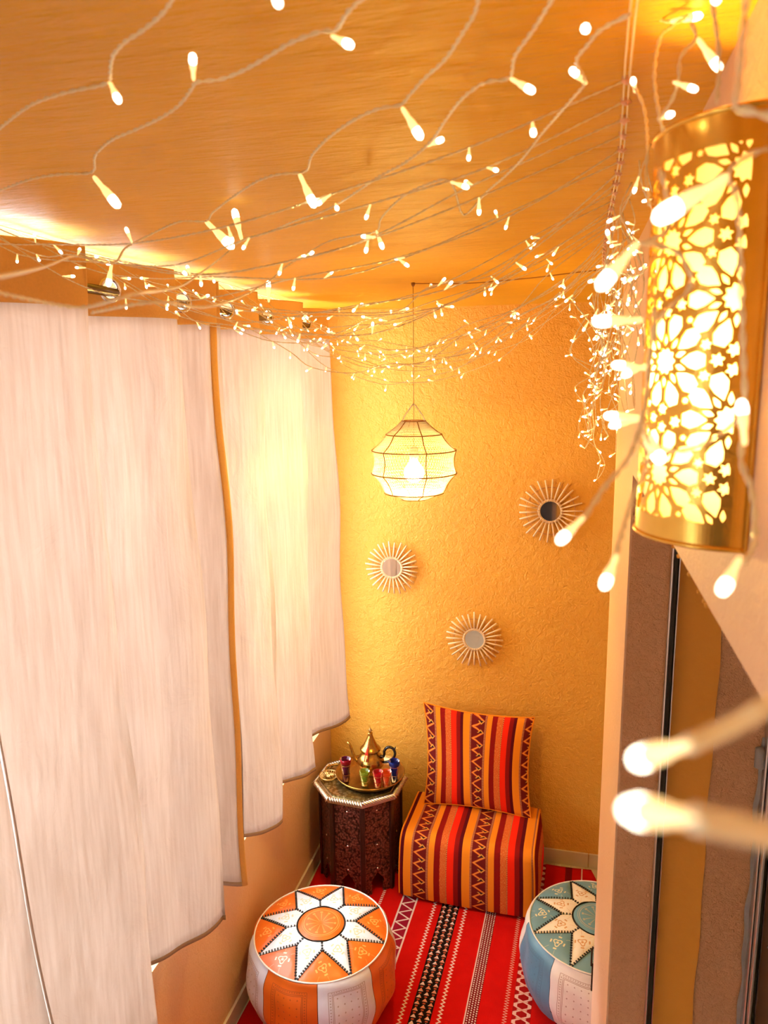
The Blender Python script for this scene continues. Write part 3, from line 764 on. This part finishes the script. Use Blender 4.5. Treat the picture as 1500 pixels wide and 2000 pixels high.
# ================================================================== rattan mirrors
def sunburst(px, py, R_, label, rot, n_=26, tilt=(0,0)):
    c = at(px, py, 1, YB-.018); r = empty('rattan_mirror', c); tag(r, label, 'mirror', 'sunburst rattan mirrors on the back wall')
    r.location.y = YB - .012
    rg_ = random.Random(int(px))
    me = None
    for k in range(n_):
        a = k*2*pi/n_ + rot; L = R_*rg_.uniform(.94, 1.02)
        if me is None:
            o = MB().tube([(.046,0,0),(R_*.7,0,0),(R_,0,0)], [.0034,.0040,.0038], 6).build('rattan_stick', M['rattan'], r, True); me = o
        else: o = dup(me, r)
        o.rotation_euler = (0, -a + rg_.uniform(-.02,.02), 0); o.scale = (L/R_, 1, 1); o.location = (0,-.012+rg_.uniform(-.001,.001),0)
    me2 = None
    for k in range(n_*2):
        a = (k+.5)*pi/n_ + rot
        if me2 is None: o = MB().tube([(.042,0,0),(.053,0,0)], [.0021,.0021], 6).build('rattan_bead', M['rattan'], r, True); me2 = o
        else: o = dup(me2, r)
        o.rotation_euler = (0, -a, 0); o.location = (0,-.016,0)
    for q, yy in ((.054,-.008),(R_*.74,-.008)):
        MB().tube([(q*cos(t*pi/24), yy, q*sin(t*pi/24)) for t in range(48)], .0019, 6, closed=True).build('rattan_ring', M['rattanr'], r, True)
    mm = Matrix.Rotation(pi/2, 3, 'X')
    o = MB().lathe([(.0445,0),(.0445,.004),(.043,.005)], 48, M=mm).build('mirror_disc', M['mirror'], r, False); o.location = (0,-.010,0); o.rotation_euler = (tilt[0], 0, tilt[1])
    return r
sunburst(1075, 998, .138, 'largest sunburst rattan mirror, the upper right one reflecting dark', .06, 26, (0, 0))
sunburst(766, 1108, .124, 'sunburst rattan mirror left, nearest the curtain, with bright glass', .1, 28, (0, .05))
sunburst(927, 1248, .128, 'lowest sunburst rattan mirror above the striped cushion', .02, 28, (0, 0))

# ================================================================== pendant lamp
LX, LY = -.483, 2.325
pl = empty('pendant_lamp', (LX, LY, H)); tag(pl, 'cream knitted globe pendant lamp with gilt wire rings', 'lamp')
zs = [(-.420,.037),(-.462,.088),(-.512,.133),(-.585,.135),(-.648,.094),(-.668,.045)]
zs = [(z, q) for z, q in zs]
def shade(t):
    t *= len(zs)-1; i = min(int(t), len(zs)-2); f_ = t-i; z = lerp(zs[i][0], zs[i+1][0], f_); q = lerp(zs[i][1], zs[i+1][1], f_)
    return q*(1 - .055*sin(pi*f_)), z
sh = MB(); NU, NV = 84, 32
def shp(i, j):
    q, z = shade(j/NV); a = 2*pi*(i + (.5 if j % 2 else 0))/NU; return (q*cos(a), q*sin(a), z)
sh.v = [shp(i, j) for j in range(NV+1) for i in range(NU)]
for j in range(NV):
    for i in range(NU):
        a_, b_ = j*NU+i, j*NU+(i+1) % NU; c_, d_ = a_+NU, b_+NU
        if j % 2: tris = ((a_, b_, d_), (a_, d_, c_))
        else: tris = ((a_, b_, c_), (b_, d_, c_))
        for t_ in tris: sh.f.append(t_); sh.m.append(0); sh.uv.append(None)
so = sh.build('knitted_shade', M['knit'], pl)
wm = so.modifiers.new('net', 'WIREFRAME'); wm.thickness = .0016; wm.use_replace = True; wm.use_even_offset = False
for z, q in zs: MB().tube([(q*1.006*cos(t*pi/30), q*1.006*sin(t*pi/30), z) for t in range(60)], .0019, 6, closed=True).build('shade_ring', M['wire'], pl, True)
for k in range(6):
    a = k*pi/3 + radians(-62)
    MB().tube([(shade(t/30)[0]*1.02*cos(a), shade(t/30)[0]*1.02*sin(a), shade(t/30)[1]) for t in range(31)], .0017, 6).build('shade_rib', M['wire'], pl, True)
for s_ in (-1, 1): MB().tube([(s_*.036, 0, -.420), (s_*.030, 0, -.405), (s_*.006, 0, -.372), (0, 0, -.368)], .0022, 6).build('hanger_wire', M['knit'], pl, True)
MB().tube([(0,0,0),(0,0,-.20),(0,0,-.50)], .0010, 6).build('cord', M['cordm'], pl, True)
MB().lathe([(.002,-.50),(.014,-.505),(.016,-.53),(.014,-.545)], 16).build('bulb_socket', M['frame'], pl, True)
MB().lathe([(.012,-.545),(.016,-.552),(.030,-.570),(.033,-.585),(.028,-.602),(.014,-.613),(.001,-.616)], 24).build('bulb', M['bulb'], pl, True)
point('pendant_light', (0,0,-.63), PENDANT_W, WARM, .03, pl)
e2 = at(1170, 528, 2, H-.003)
MB().tube(smoothp([(0,0,-.003), tuple(Vector((e2.x-LX, e2.y-LY, 0))*.33 + Vector((0,.01,-.012))), tuple(Vector((e2.x-LX, e2.y-LY, 0))*.66+Vector((0,.005,-.010))), (e2.x-LX, e2.y-LY, -.003), (X0-LX-.004, -.15, -.02)], 8), .0014, 6).build('cord', M['cordm'], pl, True)
MB().lathe([(.006,0),(.006,-.006),(.002,-.012)], 10).build('ceiling_hook', M['wire'], pl, True)

# ================================================================== wall lantern
LYC, LR, LZ0, LZ1 = .640, .070, 2.121, 2.420
ln = empty('wall_lantern', (X0, LYC, LZ0)); tag(ln, 'half round brass wall lantern pierced with star pattern, lit from inside', 'lantern')
LH = LZ1-LZ0; PH = radians(78)
def cyl(s_, z, r_): p = s_/LR; return (-r_*cos(p), -r_*sin(p), z)
Rr = .0357; Vp = .0840; cs = radians(43)*LR
holes = []
z0c = 2.256 - LZ0; smax = PH*LR; zlo, zhi = .018, LH-.022
cens = []
for ci in range(-3, 4):
    sc_ = radians(33)*LR + (ci-1)*cs
    for k in range(-4, 5):
        cens.append((sc_, z0c + k*Vp + (Vp/2 if (ci-1) % 2 else 0)))
def rot(P, c, a): return [(c[0]+x*cos(a)-y*sin(a), c[1]+x*sin(a)+y*cos(a)) for x, y in P]
def pol(L, R0): return [(q*R0*cos(radians(d)), q*R0*sin(radians(d))) for q, d in L]
def clip(P):
    # keep the hole only inside the pierced field, clipping against its box
    for ax, lim, sg in ((0, smax, 1), (0, -smax, -1), (1, zhi, 1), (1, zlo, -1)):
        out = []
        for i in range(len(P)):
            a, b_ = P[i-1], P[i]; ia, ib = sg*a[ax] <= sg*lim, sg*b_[ax] <= sg*lim
            if ia != ib:
                t = (lim-a[ax])/(b_[ax]-a[ax]); out.append((a[0]+(b_[0]-a[0])*t, a[1]+(b_[1]-a[1])*t))
            if ib: out.append(b_)
        P = out
        if len(P) < 3: return None
    ar = abs(sum(P[i-1][0]*P[i][1]-P[i][0]*P[i-1][1] for i in range(len(P))))/2
    return P if ar > 2.5e-6 else None
small = []
for c in cens:
    star = pol([((.285 if j % 2 == 0 else .215), j*18) for j in range(20)], Rr); holes.append(rot(star, c, 0))
    for k in range(10):
        a = radians(36*k)
        holes.append(rot(pol([(.415,0),(.62,12.0),(.79,13.2),(.95,6.5),(.95,-6.5),(.79,-13.2),(.62,-12.0)], Rr), c, a))
        holes.append(rot(pol([(.305,0),(.40,7.5),(.46,5.5),(.56,0),(.46,-5.5),(.40,-7.5)], Rr), c, a+radians(18)))
        for q in (.985, 1.17):
            for off in ((18,) if q < 1.1 else (0,)):
                small.append((c[0]+q*Rr*cos(a+radians(off)), c[1]+q*Rr*sin(a+radians(off))))
placed = []
for p in small:
    if any(hypot(p[0]-q[0], p[1]-q[1]) < .0066 for q in placed): continue
    dmin = min(min(edist(p[0], p[1], P) for P in holes if abs(P[0][0]-p[0]) < .03 and abs(P[0][1]-p[1]) < .03) if any(abs(P[0][0]-p[0]) < .03 and abs(P[0][1]-p[1]) < .03 for P in holes) else 9, 9)
    ins = any(pinpoly(p[0], p[1], P) for P in holes if abs(P[0][0]-p[0]) < .03)
    if ins or dmin < .0022: continue
    placed.append(p)
for p in placed:
    dm_ = min([edist(p[0], p[1], P) for P in holes[:len(cens)*21] if abs(P[0][0]-p[0]) < .03 and abs(P[0][1]-p[1]) < .03] + [.006])
    ro = min(.0056, dm_-.0007); holes.append([(p[0]+(ro if j % 2 == 0 else ro*.52)*cos(j*pi/6+.26), p[1]+(ro if j % 2 == 0 else ro*.52)*sin(j*pi/6+.26)) for j in range(12)])
HL = [h for h in (clip(P) for P in holes) if h]
full = pi/2*LR
outer = [(-full,0),(full,0),(full,LH),(-full,LH)]
boxes = [(min(p[0] for p in P), max(p[0] for p in P), min(p[1] for p in P), max(p[1] for p in P), P) for P in HL]
def inhole(x, y):
    for x0, x1, y0_, y1_, P in boxes:
        if x0 <= x <= x1 and y0_ <= y <= y1_ and pinpoly(x, y, P): return True
    return False
gp = []
for i in range(81):
    for zz in (0, .008, .0172, LH-.0213, LH-.01, LH): gp.append((-full + 2*full*i/80, zz))
for i in range(1, 6):
    for j in range(40): gp.append((smax+.0008+(full-smax)*i/6, LH*j/39)); gp.append((-(smax+.0008+(full-smax)*i/6), LH*j/39))
V, F = cdt([outer]+HL, gp, lambda x, y: not inhole(x, y))
sheet = MB().add([cyl(v[0], v[1], LR) for v in V], F).build('pierced_sheet', M['brass'], ln)
solid(sheet, .0012, 0)
MB().grid(lambda u, v: cyl((u-.5)*2*full, .004+v*(LH-.008), LR-.0055), 48, 4).build('liner', M['liner'], ln, True)
for zz in (0, LH):
    MB().tube([cyl((t/40-.5)*2*full, zz, LR+.0006) for t in range(41)], .0020, 8).build('rim', M['brass'], ln, True)
MB().grid(lambda u, v: cyl((u-.5)*2*full, .0035, LR*.985*v), 40, 2).build('bottom_plate', M['brass'], ln, True)
bevel(MB().box((-.003, -LR-.006, -.002), (-.0004, LR+.006, LH+.002)).build('back_plate', M['brass'], ln), .0008)
MB().lathe([(.001,.085),(.018,.095),(.022,.115),(.018,.13),(.008,.15),(.008,.16)], 16, c=(-.035,0,-.01)).build('bulb', M['bulb'], ln, True)
point('lantern_light', (-.032, -.004, .125), LANTERN_W, (1,.68,.14), .024, ln)

# ================================================================== fairy lights
def led_mesh():
    mb = MB(); mb.lathe([(.0011,0),(.0016,.002),(.0017,.008),(.0026,.012),(.0029,.017)], 8, 1)
    mb.lathe([(.0029,.017),(.0031,.0205),(.0025,.0235),(.0010,.025)], 8, 0)
    return mb
led_src = [None]
def led(p, d, parent, s=1.0, off=Vector((0,0,0))):
    if led_src[0] is None:
        o = led_mesh().build('led_bulb', [M['tip'], M['body']], parent, True); led_src[0] = o
    else: o = dup(led_src[0], parent)
    o.location = Vector(p) - off; o.rotation_mode = 'QUATERNION'; o.rotation_quaternion = Vector((0,0,1)).rotation_difference(Vector(d).normalized()); o.scale = (s,s,s); return o
def led_to(a, b_, d, parent, s=1.0):
    pa = atd(a[0], a[1], d); L = .025*s; same = (atd(b_[0], b_[1], d)-pa).length
    if same >= L: return led(pa, atd(b_[0], b_[1], d)-pa, parent, same/.025)
    sg = 1 if d > .2 else -1
    best = min((abs((atd(b_[0], b_[1], d-sg*k*L/40)-pa).length - L), k) for k in range(0, 41))
    return led(pa, atd(b_[0], b_[1], d-sg*best[1]*L/40)-pa, parent, s)
def twist(P, r_=.0008, sep=.0009, step=.0042, pitch=.0045, n=4):
    P = smoothp(P, 4); out = [P[0]]; acc = 0
    L = [0]
    for i in range(1, len(P)): L.append(L[-1] + (P[i]-P[i-1]).length)
    N = max(4, int(L[-1]/step)); pts = []; j = 0
    for i in range(N+1):
        s_ = L[-1]*i/N
        while j < len(P)-2 and L[j+1] < s_: j += 1
        t = (s_-L[j])/max(1e-9, L[j+1]-L[j]); pts.append(P[j].lerp(P[j+1], t))
    mb = MB()
    for ph in (0, pi):
        q = []
        for i, p in enumerate(pts):
            t = (pts[min(i+1, N)] - pts[max(i-1, 0)]).normalized(); u = t.orthogonal().normalized(); b_ = t.cross(u); a = i*step/pitch*1.35 + ph
            q.append(p + (u*cos(a) + b_*sin(a))*sep)
        mb.tube(q, r_, n)
    return mb
net = empty('fairy_light_net', (0,0,0)); tag(net, 'net of warm white fairy lights strung across under the ceiling', 'string lights')
rl = random.Random(11)
# main cables pinned to the ceiling
def maincable(P, name='main_cable'):
    mb = MB(); Q = smoothp(P, 5)
    mb.tube([q + Vector((.0022,0,0)) for q in Q], .0010, 5); mb.tube([q - Vector((.0022,0,0)) for q in Q], .0010, 5)
    return mb.build(name, M['clear'], net, True)
rc = [(.030,.30,2.500),(.034,.64,2.505),(.05,1.06,2.512),(.052,1.45,2.508),(.058,1.8,2.512),(.070,2.2,2.510)]
lc = [(-.975,.85,2.505),(-.985,1.18,2.512),(-1.02,1.57,2.512),(-.99,2.02,2.512),(-1.01,2.45,2.508),(-1.015,2.80,2.512)]
maincable(rc); maincable(lc)
def along(C, t):
    t *= len(C)-1; i = min(int(t), len(C)-2); return Vector(C[i]).lerp(Vector(C[i+1]), t-i)
def clipknot(p):
    mb = MB().lathe([(.001,-.003),(.0045,-.002),(.0045,.002),(.001,.003)], 7); 
    for k in range(5): a = k*2*pi/5; mb.tube([(0,0,0),(.006*cos(a),.006*sin(a),0)], [.002,.001], 4)
    o = mb.build('cable_knot', M['clipm'], net, True); o.location = p; o.rotation_euler = (.9, .2, rl.random()*3); return o
# near strands, each led by its own bends
near = [
 (2.47, [(-60,300),(0,250),(60,205),(130,180),(190,168),(212,160)], []),
 (2.47, [(215,160),(218,115),(240,85),(270,65),(300,42),(330,10),(350,-40)], [((214,160),(233,200))]),
 (2.465, [(-50,395),(0,372),(60,350),(120,340),(180,336),(185,305),(215,275),(260,255),(310,232),(350,205),(375,172),(385,160),(430,155),(470,140),(520,112),(570,82),(630,60),(655,60),(680,22),(730,-20)], [((183,345),(233,405)),((378,156),(376,105)),((648,70),(688,90))]),
 (2.465, [(945,-40),(934,0),(925,30),(905,62),(870,115),(830,152),(800,185),(782,205),(740,212),(690,235),(640,270),(608,305),(596,335),(545,340),(500,355),(450,388),(415,415),(402,432),(350,433),(290,460),(245,485),(220,515),(150,500),(90,520),(0,540),(-60,545)], [((585,340),(615,405)),((785,210),(824,272)),((402,432),(456,485)),((218,515),(211,560))]),
 (2.46, [(1090,-20),(1040,60),(1005,110),(995,152),(950,160),(905,190),(870,235),(838,280),(790,318),(740,345),(700,372),(660,398),(625,415),(580,430),(520,455),(475,468),(430,505),(390,535),(350,560),(260,575),(160,600),(60,585),(-50,560)], [((655,398),(659,409)),((472,468),(457,408)),((835,285),(866,271)),((997,153),(1044,180))]),
 (2.46, [(1232,28),(1190,48),(1165,65),(1150,85),(1125,120),(1142,160),(1120,190),(1085,230),(1055,265),(1020,310),(985,345),(950,375),(905,420),(880,355),(830,362),(785,385),(745,425),(735,452),(690,460),(640,472),(600,495),(560,520),(525,550),(470,580),(400,600),(300,590),(180,610)], [((1148,62),(1142,54)),((1145,163),(1115,135)),((1040,240),(1042,264)),((880,355),(916,367)),((735,450),(748,487)),((590,503),(613,492)),((525,590),(524,548))]),
]
for z, ch, bl in near:
    pts = []
    for i, (x, y) in enumerate(ch):
        zz = z - .12*max(0, (430-x)/430)*max(0, (y-380)/220) if y > 430 else z
        zz = max(2.30, zz - max(0, y-470)*.0011)
        pts.append(at(x, y, 2, zz))
    o = twist(pts).build('strand', M['clear'], net, True)
    for a, b_ in bl:
        zz = z if a[1] < 470 else z-.03
        pa = at(*a, 2, zz); led_to(a, b_, (pa-EYE).dot(CF), o, .95)
# the long run of strands that sag across the room
NS = 27; strands = []; nled = 0
for i in range(NS):
    t = i/(NS-1); a = along(rc, .26 + .74*t); b_ = along(lc, .02 + .98*min(1, t*.9+rl.uniform(.0,.12)))
    sag = lerp(.10, .29, t**.7)*rl.uniform(.65, 1.15)
    n_ = int((b_-a).length/(.135 if i < 9 else .10)); pts = []; nodes = []; sk = rl.uniform(.45,.62)
    for k in range(n_+1):
        s_ = k/n_; p = a.lerp(b_, s_); hh = (s_/sk)**1 if s_ < sk else 1-(s_-sk)/(1-sk)
        p.z -= sag*(1-(1-min(1, hh))**2); 
        if 0 < k < n_: p += Vector((rl.uniform(-.016,.016), rl.uniform(-.03,.03), rl.uniform(-.012,.010)))
        pts.append(p); 
        if 0 < k < n_: nodes.append(k)
    o = twist(pts, .0007, .0008, .0058, n=3).build('strand', M['clear'], net, True)
    clipknot(a)
    for k in nodes:
        if nled >= 285: break
        d = Vector((rl.uniform(-1,1), rl.uniform(-.8,.8), rl.uniform(-1.6,.7))); led(pts[k], d, o, rl.uniform(.62,.82)); nled += 1
# second thing: the bundle left hanging beside the right wall
hb = empty('hanging_light_bundle', (0,0,0)); tag(hb, 'tangled bundle of fairy light strands hanging down beside the wall lantern', 'string lights')
nled = 0
for i in range(26):
    t = i/25; y = lerp(.95, 2.15, t**.9); a = along(rc, min(1, max(0, (y-.3)/1.9))); a = Vector((min(X0-.012, a.x + rl.uniform(.0,.045)), y, 2.50))
    dr_ = rl.uniform(.20,.40)*lerp(.42, 1.4, t); loops = []
    P = [a]; x = a.x; n_ = max(4, int(dr_/.05))
    for k in range(1, n_+1):
        x = min(X0-.014, max(-.03, x + rl.uniform(-.022,.020)))
        P.append(Vector((x, y + rl.uniform(-.03,.03), a.z - dr_*k/n_)))
    if rl.random() < .6:
        top = P[-1]
        for k in range(1, n_):
            P.append(Vector((min(X0-.014, max(-.04, top.x+rl.uniform(-.05,.03))), y+rl.uniform(-.04,.04), top.z + dr_*.8*k/n_)))
    o = twist(P, .0007, .0008, .0058, n=3).build('strand', M['clear'], hb, True)
    for k in range(1, len(P)):
        if nled < 290 and P[k].z < 2.47:
            led(P[k], (rl.uniform(-1.3,.4), rl.uniform(-1,.6), rl.uniform(-1.3,.6)), o, rl.uniform(.58,.78)); nled += 1
# hand led strands close to the camera, dist = distance along the view axis
close = [
 ([(1385,-30,.42),(1400,60,.42),(1405,130,.42),(1400,200,.41)], []),
 ([(1230,25,.62),(1270,30,.60),(1305,42,.58),(1345,30,.56),(1300,60,.55),(1285,90,.55),(1278,150,.54),(1285,210,.53),(1295,255,.52)], [((1310,42,.57),(1372,30))]),
 ([(1230,160,.62),(1245,180,.6),(1260,220,.6),(1265,290,.58),(1262,340,.58),(1268,400,.56)], [((1240,180,.62),(1236,152))]),
 ([(1350,45,.50),(1360,75,.50),(1330,110,.5),(1325,160,.5),(1310,200,.5),(1285,235,.5)], [((1362,75,.50),(1408,138)),((1315,160,.5),(1362,176)),((1285,232,.52),(1315,222))]),
 ([(1460,-20,.26),(1450,80,.26),(1440,180,.26),(1438,210,.26),(1500,225,.25),(1560,260,.24)], []),
 ([(1500,290,.30),(1450,310,.30),(1420,345,.30),(1438,380,.31),(1445,450,.32),(1448,560,.33),(1452,680,.34),(1455,800,.34),(1448,900,.33),(1470,960,.32),(1475,1060,.30),(1450,1100,.27)], [((1420,345,.30),(1278,430)),((1455,870,.33),(1448,780)),((1445,1090,.26),(1408,1160))]),
 ([(1290,330,.36),(1310,430,.36),(1275,470,.36),(1240,475,.36),(1290,480,.37),(1330,500,.37),(1350,560,.38),(1290,620,.38),(1268,700,.38),(1262,780,.38),(1245,850,.37),(1225,900,.36),(1190,940,.35),(1165,975,.34),(1140,1015,.33)], [((1245,475,.34),(1168,565)),((1255,625,.42),(1158,628)),((1140,1010,.33),(1090,1060))]),
 ([(1262,780,.38),(1250,850,.37),(1265,900,.37),(1240,960,.36),(1225,1010,.34),(1210,1060,.32),(1202,1090,.31)], [((1204,1085,.31),(1178,1150)),((1250,845,.40),(1290,905))]),
 ([(1280,600,.40),(1268,720,.40),(1258,840,.39),(1300,880,.38),(1370,870,.38),(1430,830,.38),(1460,800,.37)], [((1268,720,.5),(1195,712)),((1262,712,.5),(1215,735)),((1250,820,.5),(1190,832)),((1255,815,.5),(1180,812)),((1270,850,.38),(1295,903))]),
 ([(1660,1300,.15),(1560,1350,.145),(1500,1378,.14),(1440,1412,.14),(1380,1440,.14),(1345,1455,.138)], [((1352,1452,.138),(1236,1487))]),
 ([(1700,1680,.12),(1600,1655,.115),(1500,1630,.11),(1430,1615,.108),(1360,1600,.106)], [((1372,1602,.106),(1222,1581))]),
 ([(540,-120,.36),(535,-60,.36),(528,-30,.36)], [((528,-30,.36),(546,12))]),
 ([(1400,-70,.36),(1402,-45,.36),(1390,-36,.36)], [((1392,-40,.36),(1400,5))]),
]
for ch, bl in close:
    pts = [atd(*c) for c in ch]; dn = min(c[2] for c in ch)
    o = (MB().tube(smoothp(pts, 5), .0019 if dn > .12 else .0023, 8) if dn < .2 else twist(pts, .0007, .0008, .003)).build('strand', M['clear'], hb, True)
    for a, b_ in bl:
        led_to(a, b_, a[2], o, .75 if a[2] > .2 else .85)
